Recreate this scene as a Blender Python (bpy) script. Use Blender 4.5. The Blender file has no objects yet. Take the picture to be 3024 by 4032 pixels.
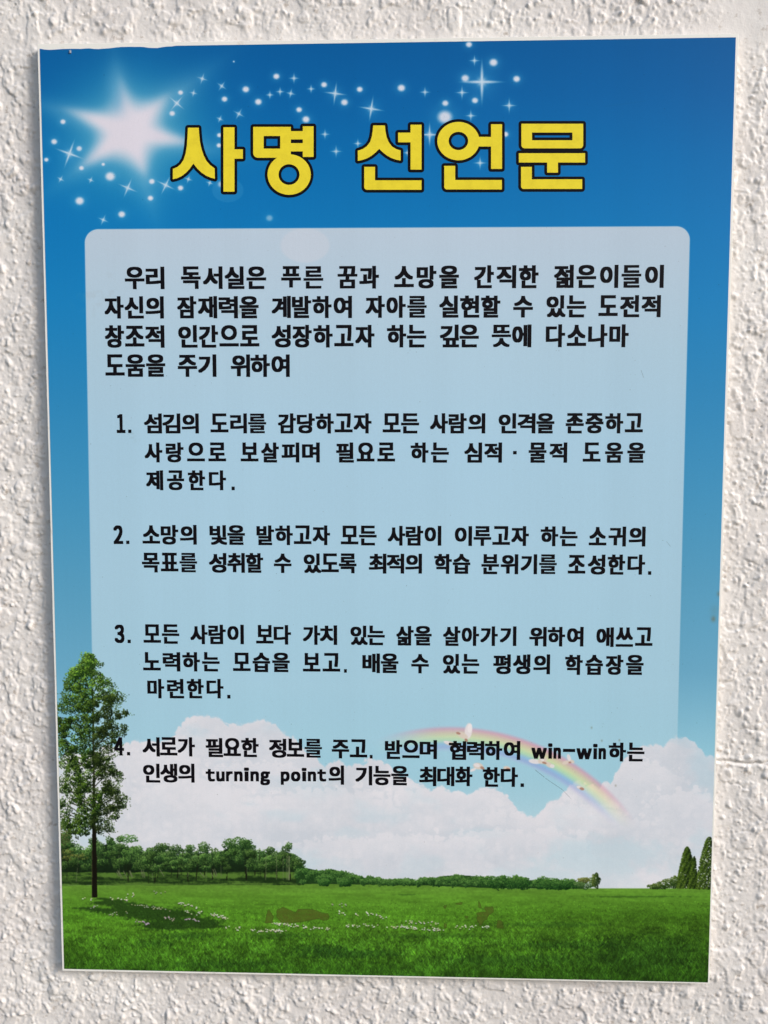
import bpy, bmesh, math
import numpy as np
from mathutils import Vector, Matrix, Euler
from mathutils.geometry import tessellate_polygon

S = bpy.context.scene
COL = S.collection
R = math.radians

# ------------------------------------------------------------------ camera
ZC = 1.50                                    # height of the middle of the notice
CAM_LOC = Vector((0.021736, -0.685900, ZC + 0.057934))
CAM_ROT = Euler((1.506542, -0.0012164, 0.0298808), 'XYZ')
cd = bpy.data.cameras.new('camera')
cam = bpy.data.objects.new('camera', cd)
COL.objects.link(cam)
cam.location = CAM_LOC
cam.rotation_euler = CAM_ROT
cd.sensor_fit = 'HORIZONTAL'
cd.sensor_width = 36.0
cd.lens = 36.0
cd.clip_start = 0.01
cd.clip_end = 50
S.camera = cam

# ------------------------------------------------------------------ sky and sun (soft open light from the upper right)
SUN_TO = Vector((0.76, -0.40, 0.44)).normalized()      # towards the sun
elev = math.asin(SUN_TO.z)
azim = math.atan2(SUN_TO.x, SUN_TO.y)
w = bpy.data.worlds.new('World')
S.world = w
w.use_nodes = True
nt = w.node_tree
bgn = nt.nodes['Background']
sky = nt.nodes.new('ShaderNodeTexSky')
sky.sky_type = 'NISHITA'
sky.sun_disc = False
sky.sun_elevation = elev
sky.sun_rotation = azim
sky.dust_density = 1.0
sky.ozone_density = 0.5
nt.links.new(sky.outputs[0], bgn.inputs[0])
bgn.inputs[1].default_value = 0.11
sl = bpy.data.lights.new('sun', 'SUN')
sl.energy = 2.6
sl.angle = R(22)
sl.color = (1.0, 0.965, 0.93)
so = bpy.data.objects.new('sun', sl)
COL.objects.link(so)
so.rotation_euler = SUN_TO.to_track_quat('Z', 'Y').to_euler()
so.location = (1.5, -1.5, 3)
S.view_settings.view_transform = 'Standard'
S.view_settings.look = 'None'
S.view_settings.gamma = 1.0
S.view_settings.exposure = 0.52
S.render.engine = 'CYCLES'

# ------------------------------------------------------------------ sizes
SW, SH = 0.600, 0.838                       # printed sheet
YS = 0.0                                    # its plane; the stucco stands behind at y > 0
INK_GAIN = 0.95                             # ink reflectance = seen colour / light on it

CR = np.array(CAM_ROT.to_matrix())
CL = np.array(CAM_LOC)


def at(px, py, y=YS):
    """a measured photo pixel (3024 wide) -> x, z on the sheet plane"""
    d = CR @ np.array([(px - 1512) / 3024.0, -(py - 2016) / 3024.0, -1.0])
    t = (y - CL[1]) / d[1]
    p = CL + d * t
    return p[0], p[2]


def seen(X, Z, y=YS):
    """x, z on the sheet -> measured coordinates (photo / 1.8228, i.e. 1659 wide)"""
    q = np.stack([X - CL[0], np.full_like(X, y - CL[1]), Z - CL[2]], -1) @ CR
    return ((1512 + 3024 * q[..., 0] / -q[..., 2]) / 1.82278,
            (2016 - 3024 * q[..., 1] / -q[..., 2]) / 1.82278)


# ------------------------------------------------------------------ object helpers
def link(o, parent=None):
    COL.objects.link(o)
    if parent is not None:
        o.parent = parent
        o.matrix_parent_inverse = Matrix.Identity(4)
    return o


def mesh_obj(name, verts, faces, mat, parent=None, smooth=False):
    me = bpy.data.meshes.new(name)
    verts = np.asarray(verts, dtype=np.float32)
    faces = np.asarray(faces, dtype=np.int32)
    k = faces.shape[1]
    me.vertices.add(len(verts))
    me.vertices.foreach_set('co', verts.ravel())
    me.loops.add(faces.size)
    me.loops.foreach_set('vertex_index', faces.ravel())
    me.polygons.add(len(faces))
    me.polygons.foreach_set('loop_start', np.arange(0, faces.size, k, dtype=np.int32))
    me.polygons.foreach_set('use_smooth', np.full(len(faces), bool(smooth)))
    me.update(calc_edges=True)
    me.validate()
    if mat:
        me.materials.append(mat)
    return link(bpy.data.objects.new(name, me), parent)


def nodes(name, base, rough=0.5, spec=0.5):
    m = bpy.data.materials.new(name)
    m.use_nodes = True
    b = m.node_tree.nodes['Principled BSDF']
    b.inputs['Base Color'].default_value = (*base, 1)
    b.inputs['Roughness'].default_value = rough
    b.inputs['Specular IOR Level'].default_value = spec
    return m, m.node_tree, b


def N(t, kind, **kw):
    n = t.nodes.new(kind)
    for k, v in kw.items():
        if k in n.inputs:
            n.inputs[k].default_value = v
        else:
            setattr(n, k, v)
    return n


# ------------------------------------------------------------------ numpy noise
def vnoise(h, w_, ch, cw, seed):
    """smooth value noise, cells of ch x cw samples, roughly -1..1"""
    r = np.random.RandomState(seed)
    gh, gw = int(h / ch) + 4, int(w_ / cw) + 4
    g = r.uniform(-1, 1, (gh, gw))

    def axis(n, c, off):
        t = np.arange(n) / c + off
        i = t.astype(int)
        f = t - i
        return i, f * f * f * (f * (f * 6 - 15) + 10)
    i, f = axis(h, ch, r.rand())
    g1 = g[i] * (1 - f)[:, None] + g[i + 1] * f[:, None]
    j, f2 = axis(w_, cw, r.rand())
    return g1[:, j] * (1 - f2) + g1[:, j + 1] * f2


def fbm(h, w_, ch, cw, seed, octs=4, gain=0.5):
    o = 0
    a = 1.0
    tot = 0
    for k in range(octs):
        o = o + a * vnoise(h, w_, max(ch / 2 ** k, 1.01), max(cw / 2 ** k, 1.01), seed + 31 * k)
        tot += a
        a *= gain
    return o / tot * 1.4


def blur(a, s):
    if s <= 0:
        return a
    n = int(max(1, round(s * 3)))
    k = np.exp(-0.5 * (np.arange(-n, n + 1) / s) ** 2)
    k /= k.sum()
    for ax in (0, 1):
        p = np.pad(a, [(n, n) if q == ax else (0, 0) for q in range(a.ndim)], mode='edge')
        o = np.zeros_like(a)
        for q, kk in enumerate(k):
            sl_ = [slice(None)] * a.ndim
            sl_[ax] = slice(q, q + a.shape[ax])
            o += kk * p[tuple(sl_)]
        a = o
    return a


def sstep(a, b, x):
    t = np.clip((x - a) / (b - a), 0, 1)
    return t * t * (3 - 2 * t)


# ================================================================== THE STUCCO WALL
def wall_heights():
    """height of the sprayed plaster in metres on a 0.8 mm lattice"""
    st = 0.0008
    x0, x1, z0, z1 = -0.62, 0.62, ZC - 0.76, ZC + 0.76
    w_, h = int((x1 - x0) / st), int((z1 - z0) / st)
    X = x0 + np.arange(w_) * st
    Z = z0 + np.arange(h) * st
    # broad trowel swell
    H = 0.0006 * fbm(h, w_, 60, 45, 5, 2)
    # flat splashes with soft shoulders
    for c, amp, lo, hi, sd in ((15, 0.0007, 0.22, 0.50, 11), (8, 0.00035, 0.2, 0.60, 23)):
        n = vnoise(h, w_, c * 1.3, c, sd) + 0.45 * vnoise(h, w_, c * 0.6, c * 0.55, sd + 1)
        H += amp * sstep(lo, hi, n)
    # drops and short runs of sprayed plaster: domes of many sizes, some drawn out downwards
    r = np.random.RandomState(7)
    dens = 0.55 + 0.45 * sstep(-0.5, 0.5, vnoise(h, w_, 45, 40, 77))
    for lo_r, hi_r, num, amp, stretch in ((1.2, 2.0, 70000, 0.0008, 1.12), (2.0, 2.9, 27000, 0.0010, 1.2), (2.8, 4.2, 5200, 0.0013, 1.3),
                                          (4.2, 7.0, 1100, 0.0012, 1.6), (1.6, 2.6, 2000, 0.0008, 3.4)):
        D = np.zeros((h, w_))
        for cls in range(7):
            rx = r.uniform(lo_r, hi_r)
            ry = rx * r.uniform(0.85, stretch)
            an = r.uniform(-0.6, 0.6) if stretch < 3 else r.uniform(-0.12, 0.12)
            ca_, sa_ = math.cos(an), math.sin(an)
            q = int(max(rx, ry) + 2)
            n_ = num // 7
            cx = r.randint(q + 1, w_ - q - 1, n_)
            cy = r.randint(q + 1, h - q - 1, n_)
            keep = r.rand(n_) < dens[cy, cx]
            cx, cy = cx[keep], cy[keep]
            am = r.uniform(0.35, 1.0, len(cx))
            for dy in range(-q, q + 1):
                for dx in range(-q, q + 1):
                    d = math.hypot((dx * ca_ + dy * sa_) / rx, (-dx * sa_ + dy * ca_) / ry)
                    if d < 1:
                        np.maximum.at(D, (cy + dy, cx + dx), am * (1 - d ** 2.2) ** 0.8)
        H = H + amp * blur(D, 0.5)
    H += 0.00012 * fbm(h, w_, 3.2, 3.0, 91, 2)
    # pinholes and chipped grit
    P_ = np.zeros((h, w_))
    n_ = 1500
    cx, cy, am = r.randint(4, w_ - 4, n_), r.randint(4, h - 4, n_), r.uniform(0.3, 1, n_)
    for dy, dx, k_ in ((0, 0, 1), (0, 1, .6), (1, 0, .6), (0, -1, .4), (1, 1, .3)):
        np.maximum.at(P_, (cy + dy, cx + dx), am * k_)
    H = H * 1.05
    # wobble the lattice so that no drop stays a clean ellipse
    wx = (0.6 * vnoise(h, w_, 7, 7, 401) + 1.3 * vnoise(h, w_, 18, 18, 402))
    wy = (0.6 * vnoise(h, w_, 7, 7, 403) + 1.3 * vnoise(h, w_, 18, 18, 404))
    yi, xi = np.meshgrid(np.arange(h), np.arange(w_), indexing='ij')
    fy, fx_ = np.clip(yi + wy, 0, h - 1.01), np.clip(xi + wx, 0, w_ - 1.01)
    y0_, x0_ = fy.astype(int), fx_.astype(int)
    fy, fx_ = fy - y0_, fx_ - x0_
    H = ((H[y0_, x0_] * (1 - fx_) + H[y0_, x0_ + 1] * fx_) * (1 - fy) + (H[y0_ + 1, x0_] * (1 - fx_) + H[y0_ + 1, x0_ + 1] * fx_) * fy)
    H -= 0.0013 * P_
    H += 0.00012 * np.maximum(vnoise(h, w_, 2.1, 2.1, 95) - 0.1, 0)
    # smoother skim coat around the upper right corner and right above the notice
    XX, ZZ = np.meshgrid(X, Z)
    sm = np.exp(-(((XX - 0.325) / 0.045) ** 2 + ((ZZ - ZC - 0.440) / 0.028) ** 2))
    sm = np.clip(sm * 1.4 + 0.55 * sstep(0.012, 0.0, np.abs(ZZ - ZC - 0.428)) * (np.abs(XX) < 0.34), 0, 1)
    # flattened plaster where the board was pressed on, a few mm past its outline
    ex = np.abs(XX) - SW / 2
    ez = np.abs(ZZ - ZC) - SH / 2
    e = np.maximum(ex, ez) + 0.003 * vnoise(h, w_, 14, 14, 303)
    sm = np.maximum(sm, 0.8 * sstep(0.013, 0.003, e) * ((XX < 0) | (ez > ex)) * (ZZ < ZC + SH / 2))
    sm = np.maximum(sm, 0.4 * sstep(0.006, 0.0, e))
    base = blur(H, 9)
    H = H * (1 - sm) + (base * 0.6 + H * 0.10) * sm
    # filled joint that runs to the right from the board's lower part
    jx, jz = at(2850, 2990)
    wav = jz - 0.010 * (XX - jx) * 1.4 + 0.0022 * vnoise(1, w_, 3, 22, 5)[0][None, :] + 0.0008 * vnoise(1, w_, 3, 7, 6)[0][None, :] - 0.0018 * sstep(0, 0.03, XX - jx)
    d = ZZ - wav
    on = sstep(jx - 0.03, jx - 0.01, XX)
    H += on * (0.0007 * np.exp(-(d / 0.0018) ** 2) - 0.0011 * np.exp(-((d + 0.0036) / 0.0011) ** 2))
    H += on * 0.0003 * np.exp(-((d + 0.0062) / 0.0014) ** 2)
    # crack lines near it
    for (ax, ay, bx, by) in ((2880, 3095, 2960, 3120), (2905, 2890, 2990, 2880)):
        (xa, za), (xb, zb) = at(ax, ay), at(bx, by)
        t = np.clip(((XX - xa) * (xb - xa) + (ZZ - za) * (zb - za)) / ((xb - xa) ** 2 + (zb - za) ** 2), 0, 1)
        dd = np.hypot(XX - xa - t * (xb - xa), ZZ - za - t * (zb - za) + 0.0014 * np.sin(t * 9))
        H -= 0.0007 * np.exp(-(dd / 0.0007) ** 2)
    return X, Z, H


wm, t, b = nodes('painted stucco', (0.72, 0.68, 0.65), 0.55, 0.35)
tc = N(t, 'ShaderNodeTexCoord')
n1 = N(t, 'ShaderNodeTexNoise', Scale=9.0, Detail=5.0, Roughness=0.6)
n2 = N(t, 'ShaderNodeTexNoise', Scale=520.0, Detail=5.0, Roughness=0.65)
n3 = N(t, 'ShaderNodeTexNoise', Scale=150.0, Detail=3.0, Roughness=0.6)
r1 = N(t, 'ShaderNodeValToRGB')
r1.color_ramp.elements[0].position = 0.3
r1.color_ramp.elements[0].color = (0.70, 0.655, 0.63, 1)
r1.color_ramp.elements[1].position = 0.7
r1.color_ramp.elements[1].color = (0.78, 0.745, 0.715, 1)
r3 = N(t, 'ShaderNodeValToRGB')               # specks of grime held in the rough paint
r3.color_ramp.elements[0].position = 0.24
r3.color_ramp.elements[0].color = (0.62, 0.57, 0.52, 1)
r3.color_ramp.elements[1].position = 0.40
r3.color_ramp.elements[1].color = (1, 1, 1, 1)
mx = N(t, 'ShaderNodeMixRGB', blend_type='MULTIPLY')
mx.inputs[0].default_value = 1.0
bp = N(t, 'ShaderNodeBump', Strength=0.45, Distance=0.0005)
for n in (n1, n2, n3):
    t.links.new(tc.outputs['Object'], n.inputs['Vector'])
t.links.new(n1.outputs['Fac'], r1.inputs[0])
t.links.new(n3.outputs['Fac'], r3.inputs[0])
t.links.new(r1.outputs[0], mx.inputs[1])
t.links.new(r3.outputs[0], mx.inputs[2])
t.links.new(mx.outputs[0], b.inputs['Base Color'])
t.links.new(n2.outputs['Fac'], bp.inputs['Height'])
t.links.new(bp.outputs[0], b.inputs['Normal'])

WALL_Y = 0.0085                              # mean plane of the plaster, behind the sheet


def build_wall():
    X, Z, H = wall_heights()

    def lines(lo, hi, a, b_, fine, coarse):
        v = list(np.arange(a, b_, fine))
        s, p = fine, v[0]
        left = []
        while p > lo:
            s = min(s * 1.15, coarse)
            p -= s
            left.append(p)
        s, p = fine, v[-1]
        right = []
        while p < hi:
            s = min(s * 1.15, coarse)
            p += s
            right.append(p)
        return np.array(left[::-1] + v + right)
    gx = lines(-0.60, 0.60, -0.365, 0.375, 0.00075, 0.004)
    gz = lines(ZC - 0.74, ZC + 0.74, ZC - 0.49, ZC + 0.50, 0.00075, 0.004)
    fx = (gx - X[0]) / (X[1] - X[0])
    fz = (gz - Z[0]) / (Z[1] - Z[0])
    ix = np.clip(fx.astype(int), 0, len(X) - 2)
    iz = np.clip(fz.astype(int), 0, len(Z) - 2)
    ux = (fx - ix)[None, :]
    uz = (fz - iz)[:, None]
    A = H[np.ix_(iz, ix)] * (1 - ux) + H[np.ix_(iz, ix + 1)] * ux
    B = H[np.ix_(iz + 1, ix)] * (1 - ux) + H[np.ix_(iz + 1, ix + 1)] * ux
    HH = A * (1 - uz) + B * uz
    XX, ZZ = np.meshgrid(gx, gz)
    V = np.stack([XX, WALL_Y - HH, ZZ], -1).reshape(-1, 3)
    nx, nz = len(gx), len(gz)
    ii = np.arange(nx * nz).reshape(nz, nx)
    F = np.stack([ii[:-1, :-1], ii[:-1, 1:], ii[1:, 1:], ii[1:, :-1]], -1).reshape(-1, 4)
    cx = (XX[:-1, :-1] + XX[1:, 1:]).ravel() / 2
    cz = (ZZ[:-1, :-1] + ZZ[1:, 1:]).ravel() / 2
    hid = (np.abs(cx) < SW / 2 - 0.02) & (np.abs(cz - ZC) < SH / 2 - 0.02)
    F = F[~hid]
    used = np.unique(F)
    remap = np.full(len(V), -1)
    remap[used] = np.arange(len(used))
    V = V[used]
    F = remap[F]
    # plain plaster where the board covers it
    k = len(V)
    a, c = SW / 2 - 0.015, SH / 2 - 0.015
    V = np.vstack([V, [(-a, WALL_Y + 0.0012, ZC - c), (a, WALL_Y + 0.0012, ZC - c), (a, WALL_Y + 0.0012, ZC + c), (-a, WALL_Y + 0.0012, ZC + c)]])
    F = np.vstack([F, [(k, k + 1, k + 2, k + 3)]])
    o = mesh_obj('stucco_wall', V, F, wm, None, True)
    o['label'] = 'off-white stucco wall of lumpy sprayed plaster behind the blue notice'
    o['category'] = 'wall'
    return o


build_wall()

# ================================================================== THE NOTICE
root = bpy.data.objects.new('notice_board', None)
link(root)
root.location = (0, 0, 0)
root['label'] = 'blue and green printed Korean notice with yellow title stuck on the stucco wall'
root['category'] = 'notice'

# ---- foam board: a white slab a little larger than the sheet, edges cut by hand
fm, t, b = nodes('white foam board', (0.70, 0.66, 0.61), 0.5, 0.4)
tc = N(t, 'ShaderNodeTexCoord')
n1 = N(t, 'ShaderNodeTexNoise', Scale=60.0, Detail=6.0, Roughness=0.7)
r1 = N(t, 'ShaderNodeValToRGB')
r1.color_ramp.elements[0].position = 0.25
r1.color_ramp.elements[0].color = (0.60, 0.54, 0.47, 1)
r1.color_ramp.elements[1].position = 0.42
r1.color_ramp.elements[1].color = (0.84, 0.82, 0.77, 1)
t.links.new(tc.outputs['Object'], n1.inputs['Vector'])
t.links.new(n1.outputs['Fac'], r1.inputs[0])
t.links.new(r1.outputs[0], b.inputs['Base Color'])


def outline(step, ext, jitter, seed):
    """points round a rectangle whose sides stick out by ext = (left, top, right, bottom) functions"""
    r = np.random.RandomState(seed)
    L, T, Rr, B = ext
    a, c = SW / 2, SH / 2
    pts = []
    nx, nz = int(SW / step), int(SH / step)
    wob = lambda n: np.convolve(r.uniform(-1, 1, n + 8), np.ones(4) / 4, 'same')[:n] * jitter
    wv = wob(nx)
    for i in range(nx):
        f = i / nx
        pts.append((-a - L(1) + f * (2 * a + L(1) + Rr(1)), ZC + c + T(f) + wv[i]))
    wv = wob(nz)
    for i in range(nz):
        f = 1 - i / nz
        pts.append((a + Rr(f) + wv[i], ZC - c - B(1) + f * (2 * c + B(1) + T(1))))
    wv = wob(nx)
    for i in range(nx):
        f = 1 - i / nx
        pts.append((-a - L(0) + f * (2 * a + L(0) + Rr(0)), ZC - c - B(f) + wv[i]))
    wv = wob(nz)
    for i in range(nz):
        f = i / nz
        pts.append((-a - L(f) + wv[i], ZC - c - B(0) + f * (2 * c + B(0) + T(0))))
    return pts


def slab(name, pts, y_front, y_back, mat, bevel=0.0):
    """prism with a tessellated front and a wall of side faces; slightly rounded front arris"""
    n = len(pts)
    cx = sum(p[0] for p in pts) / n
    cz = sum(p[1] for p in pts) / n
    V = []
    ins = [(x - math.copysign(bevel, x - cx) if True else x, z - math.copysign(bevel, z - cz)) for x, z in pts]
    V += [(x, y_front, z) for x, z in ins]
    V += [(x, y_front + bevel, z) for x, z in pts]
    V += [(x, y_back, z) for x, z in pts]
    tris = tessellate_polygon([[Vector((x, z, 0)) for x, z in ins]])
    F = []
    for tr in tris:
        A_, B_, C_ = (Vector(V[i]) for i in tr)
        nrm = (B_ - A_).cross(C_ - A_)
        F.append(tuple(tr) if nrm.y < 0 else (tr[0], tr[2], tr[1]))
    for k in (0, n):
        for i in range(n):
            j = (i + 1) % n
            F.append((k + i, k + n + i, k + n + j))
            F.append((k + i, k + n + j, k + j))
    return mesh_obj(name, V, F, mat, root)


lin = lambda u, v: (lambda f: u + (v - u) * f)
pts = outline(0.006, (lin(0.0019, 0.0019), lin(0.0033, 0.0030), lin(0.0014, 0.0022), lin(0.0019, 0.0013)), 0.00022, 3)
slab('foam_board', pts, 0.00013, 0.0070, fm, 0.00012)

# ------------------------------------------------------------------ the printed picture, painted once into pixels of the sheet
TW = 1800
TH = int(round(TW * SH / SW))


def srgb2lin(c):
    c = np.clip(c, 0, 1)
    return np.where(c <= 0.04045, c / 12.92, ((c + 0.055) / 1.055) ** 2.4)


def lin2srgb(c):
    c = np.clip(c, 0, 1)
    return np.where(c <= 0.0031308, c * 12.92, 1.055 * c ** (1 / 2.4) - 0.055)


def paint():
    xs = -SW / 2 + (np.arange(TW) + 0.5) / TW * SW
    zs = ZC + SH / 2 - (np.arange(TH) + 0.5) / TH * SH          # row 0 = top
    XX, ZZ = np.meshgrid(xs, zs)
    U, V = seen(XX, ZZ)
    PX = TW / 1450.0                                            # texels per measured unit
    rng = np.random.RandomState(42)
    C = np.array

    def tex(u, v):
        """measured -> texel (column, row)"""
        u = np.atleast_1d(np.asarray(u, float))
        v = np.atleast_1d(np.asarray(v, float))
        d = np.stack([(u * 1.82278 - 1512) / 3024, -(v * 1.82278 - 2016) / 3024, -np.ones_like(u)], -1) @ CR.T
        tt = (YS - CL[1]) / d[:, 1]
        x = CL[0] + d[:, 0] * tt
        z = CL[2] + d[:, 2] * tt
        return (x + SW / 2) / SW * TW, (ZC + SH / 2 - z) / SH * TH

    def ramp(V_, stops):
        ys = [s[0] for s in stops]
        return np.stack([np.interp(V_, ys, [s[1][k] / 255 for s in stops]) for k in range(3)], -1)

    # sky
    img = ramp(V, [(70, (0, 88, 152)), (200, (0, 96, 162)), (330, (0, 107, 173)), (480, (4, 117, 182)), (650, (18, 126, 187)),
                   (850, (40, 133, 186)), (1050, (62, 145, 190)), (1250, (85, 156, 192)), (1450, (106, 168, 198)),
                   (1620, (144, 196, 215)), (1800, (180, 212, 223)), (1920, (196, 215, 223))])

    def over(col, a):
        nonlocal img
        a = np.clip(a, 0, 1)[..., None]
        img = img * (1 - a) + np.asarray(col, float) / 255 * a

    def local(u, v, ru, rv):
        c, r_ = tex(u, v)
        c, r_ = c[0], r_[0]
        c0, c1 = int(max(0, c - ru * PX * 1.1)), int(min(TW, c + ru * PX * 1.1 + 1))
        q0, q1 = int(max(0, r_ - rv * PX * 1.1)), int(min(TH, r_ + rv * PX * 1.1 + 1))
        return slice(q0, q1), slice(c0, c1)

    def lover(s, col, a):
        a = np.clip(a, 0, 1)[..., None]
        img[s] = img[s] * (1 - a) + np.asarray(col, float) / 255 * a

    # glow and the big star
    d = np.hypot((U - 285) / 1.15, V - 285)
    over((76, 168, 196), 0.72 * np.exp(-(d / 130) ** 2))
    s = local(285, 285, 260, 260)
    u, v = U[s], V[s]
    cx, cy = 278, 283
    dd = np.hypot(u - cx, v - cy)
    th_ = np.arctan2(v - cy, u - cx)
    r1_, r2_ = np.full_like(u, 60.0), np.full_like(u, 78.0)
    for (ax, ay), (fx_, fy_), wv_ in (((262, 188), (250, 135), .20), ((160, 242), (88, 226), .17), ((188, 350), (135, 392), .20),
                                      ((311, 368), (328, 445), .22), ((400, 306), (478, 330), .17), ((352, 216), (440, 160), .22)):
        for (px_, py_), rr__, bs, wk in (((ax, ay), r1_, 60.0, 1.0), ((fx_, fy_), r2_, 78.0, 1.15)):
            L = math.hypot(px_ - cx, py_ - cy)
            dth = np.abs(np.angle(np.exp(1j * (th_ - math.atan2(py_ - cy, px_ - cx)))))
            rr__ += (L - bs) * np.exp(-(dth / (wv_ * wk)) ** 1.25)
    core = blur(sstep(1.38, 0.55, dd / r1_), 4.5)
    soft = np.exp(-1.5 * (dd / r2_) ** 2.2)
    lover(s, (160, 202, 220), 0.72 * blur(soft, 4))
    lover(s, (224, 216, 226), core * 0.96)
    lover(s, (206, 205, 222), core * 0.30 * sstep(-0.4, 0.9, blur(fbm(u.shape[0], u.shape[1], 70, 70, 620, 3), 3)) * sstep(20, 90, dd))
    # upper plume
    s = local(258, 190, 60, 90)
    u, v = U[s], V[s]
    lover(s, (90, 160, 200), 0.55 * np.exp(-((u - 252 - (v - 200) * 0.05) / 20) ** 2) * sstep(120, 200, v) * sstep(270, 215, v))

    def dot(u0, v0, r_, k=0.95):
        s = local(u0, v0, r_ * 3.2, r_ * 3)
        d_ = np.hypot((U[s] - u0) / 1.12, V[s] - v0) / r_
        lover(s, (110, 175, 215), 0.35 * k * np.exp(-(d_ / 1.6) ** 2))
        lover(s, (222, 222, 233), k * sstep(1.3, 0.4, d_))

    def spark(u0, v0, R_, rot=0.0, k=0.9):
        s = local(u0, v0, R_ * 1.1, R_ * 1.1)
        du, dv = U[s] - u0, V[s] - v0
        c_, s_ = math.cos(rot), math.sin(rot)
        p, q = du * c_ + dv * s_, -du * s_ + dv * c_
        th = max(R_ * 0.055, 1.0)
        a = np.zeros_like(p)
        for m, n_ in ((p, q), (q, p)):
            a = np.maximum(a, np.exp(-(n_ / (th * np.clip(1.2 - np.abs(m) / R_, 0.15, 2))) ** 2) * sstep(1.0, 0.1, np.abs(m) / R_))
        a = np.maximum(a, np.exp(-((p * p + q * q) / (R_ * 0.13 + 1.2) ** 2)))
        lover(s, (80, 155, 205), 0.4 * k * np.exp(-((p * p + q * q) / (R_ * 0.5) ** 2)))
        lover(s, (215, 225, 236), k * a)

    for u0, v0, r_ in ((390, 200, 5.2), (372, 245, 5.8), (136, 263, 5.5), (117, 306, 6.2), (171, 321, 5.8), (100, 345, 4.6), (176, 363, 5),
                       (223, 355, 3.6), (328, 392, 6), (390, 406, 5.8), (325, 428, 5.8), (263, 463, 7.2), (485, 214, 6), (531, 193, 7),
                       (558, 220, 7), (597, 165, 6.5), (646, 237, 6), (700, 183, 6.2), (744, 221, 7.2), (777, 193, 6.2), (661, 258, 7.6),
                       (473, 314, 5), (474, 292, 5), (1013, 96, 6.5), (1066, 135, 8.5), (1005, 169, 8), (1116, 170.5, 7.2), (867, 190, 7.8), (1026, 217, 6.5),
                       (962, 223, 6.5), (238, 381, 10), (172, 434, 9), (1092, 290, 6), (505, 133, 1.8), (478, 398, 7)):
        dot(u0, v0, r_)
    dot(961, 253, 15, 0.9)
    dot(582, 471, 7, 0.45)
    s = local(492, 410, 40, 32)
    lover(s, (60, 140, 195), 0.35 * sstep(1.05, 0.95, np.hypot((U[s] - 492) / 34, (V[s] - 411) / 26)))
    for u0, v0, R_, ro in ((150, 332, 40, .35), (437, 170, 17, .3), (479, 186, 16, .6), (418, 201, 12, .2), (382, 223, 26, .7), (516, 246, 18, .5),
                           (475, 257, 12, .4), (583, 205, 13, 0), (605, 198, 14, 0), (628, 202, 15, .2), (672, 192, 13, 0), (635, 169, 16, 0),
                           (724, 202, 32, .12), (802, 235, 35, .15), (131, 387, 12, .5), (196, 389, 11, .4), (276, 406, 28, .4), (358, 400, 28, .45),
                           (407, 387, 13, .3), (453, 395, 12, .3), (223, 475, 17, .4), (702, 290, 15, 0), (726, 327, 18, 0), (773, 310, 14, 0),
                           (1025, 131, 17, 0), (1041, 177, 60, 0), (918, 199, 16, 0), (998, 200, 20, 0), (1100, 228, 22, 0), (1017, 250, 18, 0),
                           (928, 291, 34, 0), (1037, 352, 20, 0), (880, 330, 12, 0)):
        spark(u0, v0, R_, ro)

    # pale text panel laid over the sky: edges measured on the photo
    top = 495 - (U - 190) / 1300 * 6.5
    left = np.interp(V, [495, 2000], [182.5, 209])
    right = np.interp(V, [488, 1650], [1491, 1462])
    rad = 30
    qx = np.maximum(np.maximum(left + rad - U, U - (right - rad)), 0)
    qy = np.maximum(top + rad - V, 0)
    inside = sstep(0.7, -0.7, np.hypot(qx, qy) - rad)
    pa = inside * np.interp(V, [490, 700, 900, 1200, 1450, 1560, 1700], [0.80, 0.74, 0.68, 0.62, 0.55, 0.50, 0.0])
    # cloud mass
    cu = [100, 274, 301, 340, 373, 391, 405, 420, 448, 476, 492, 510, 528, 555, 571, 595, 611, 635, 660, 682, 702, 715, 730, 750, 781, 797, 817, 837, 849, 880,
          912, 932, 960, 999, 1023, 1039, 1071, 1095, 1107, 1126, 1154, 1174, 1180, 1206, 1222, 1232, 1249, 1268, 1293, 1320, 1335, 1348, 1366, 1384,
          1415, 1439, 1447, 1461, 1482, 1500, 1513, 1525, 1540, 1600]
    cv = [1640, 1606, 1601, 1604, 1590, 1566, 1553, 1546, 1542, 1550, 1564, 1566, 1562, 1554, 1553, 1560, 1582, 1594, 1620, 1634, 1656, 1646, 1641, 1653, 1652,
          1640, 1638, 1648, 1667, 1683, 1691, 1707, 1703, 1715, 1711, 1701, 1703, 1715, 1735, 1755, 1761, 1755, 1731, 1723, 1707, 1692, 1687, 1698, 1703, 1689,
          1661, 1640, 1618, 1608, 1609, 1612, 1597, 1589, 1591, 1603, 1618, 1631, 1633, 1640]
    # scallops: take the top of circles along the outline so the edge billows
    edge = np.interp(U, cu, cv)
    n_a = fbm(TH, TW, 26, 30, 501, 4, 0.6)
    n_b = fbm(TH, TW, 110, 170, 502, 5, 0.55)
    n_c = fbm(TH, TW, 9, 10, 503, 3, 0.6)
    n_d = np.abs(fbm(TH, TW, 25, 28, 505, 4, 0.5))
    dpt = V - edge + 3.0 * n_a + 12 * (n_d - 0.24) + 0.5 * n_c
    ca = sstep(-2.0, 5.0, dpt)
    tone = 0.5 + 0.5 * np.clip(n_b * 1.2 + 0.9 * (n_d - 0.25) + 0.2 * n_a, -1, 1)
    ccol = C((202, 207, 216)) / 255 * (1 - tone[..., None]) + C((223, 222, 228)) / 255 * tone[..., None]
    rim = np.exp(-np.clip(dpt, 0, 1e3) / 16)[..., None]
    ccol = ccol * (1 - 0.6 * rim) + C((227, 222, 228)) / 255 * 0.6 * rim
    patch = np.zeros_like(U)
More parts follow.
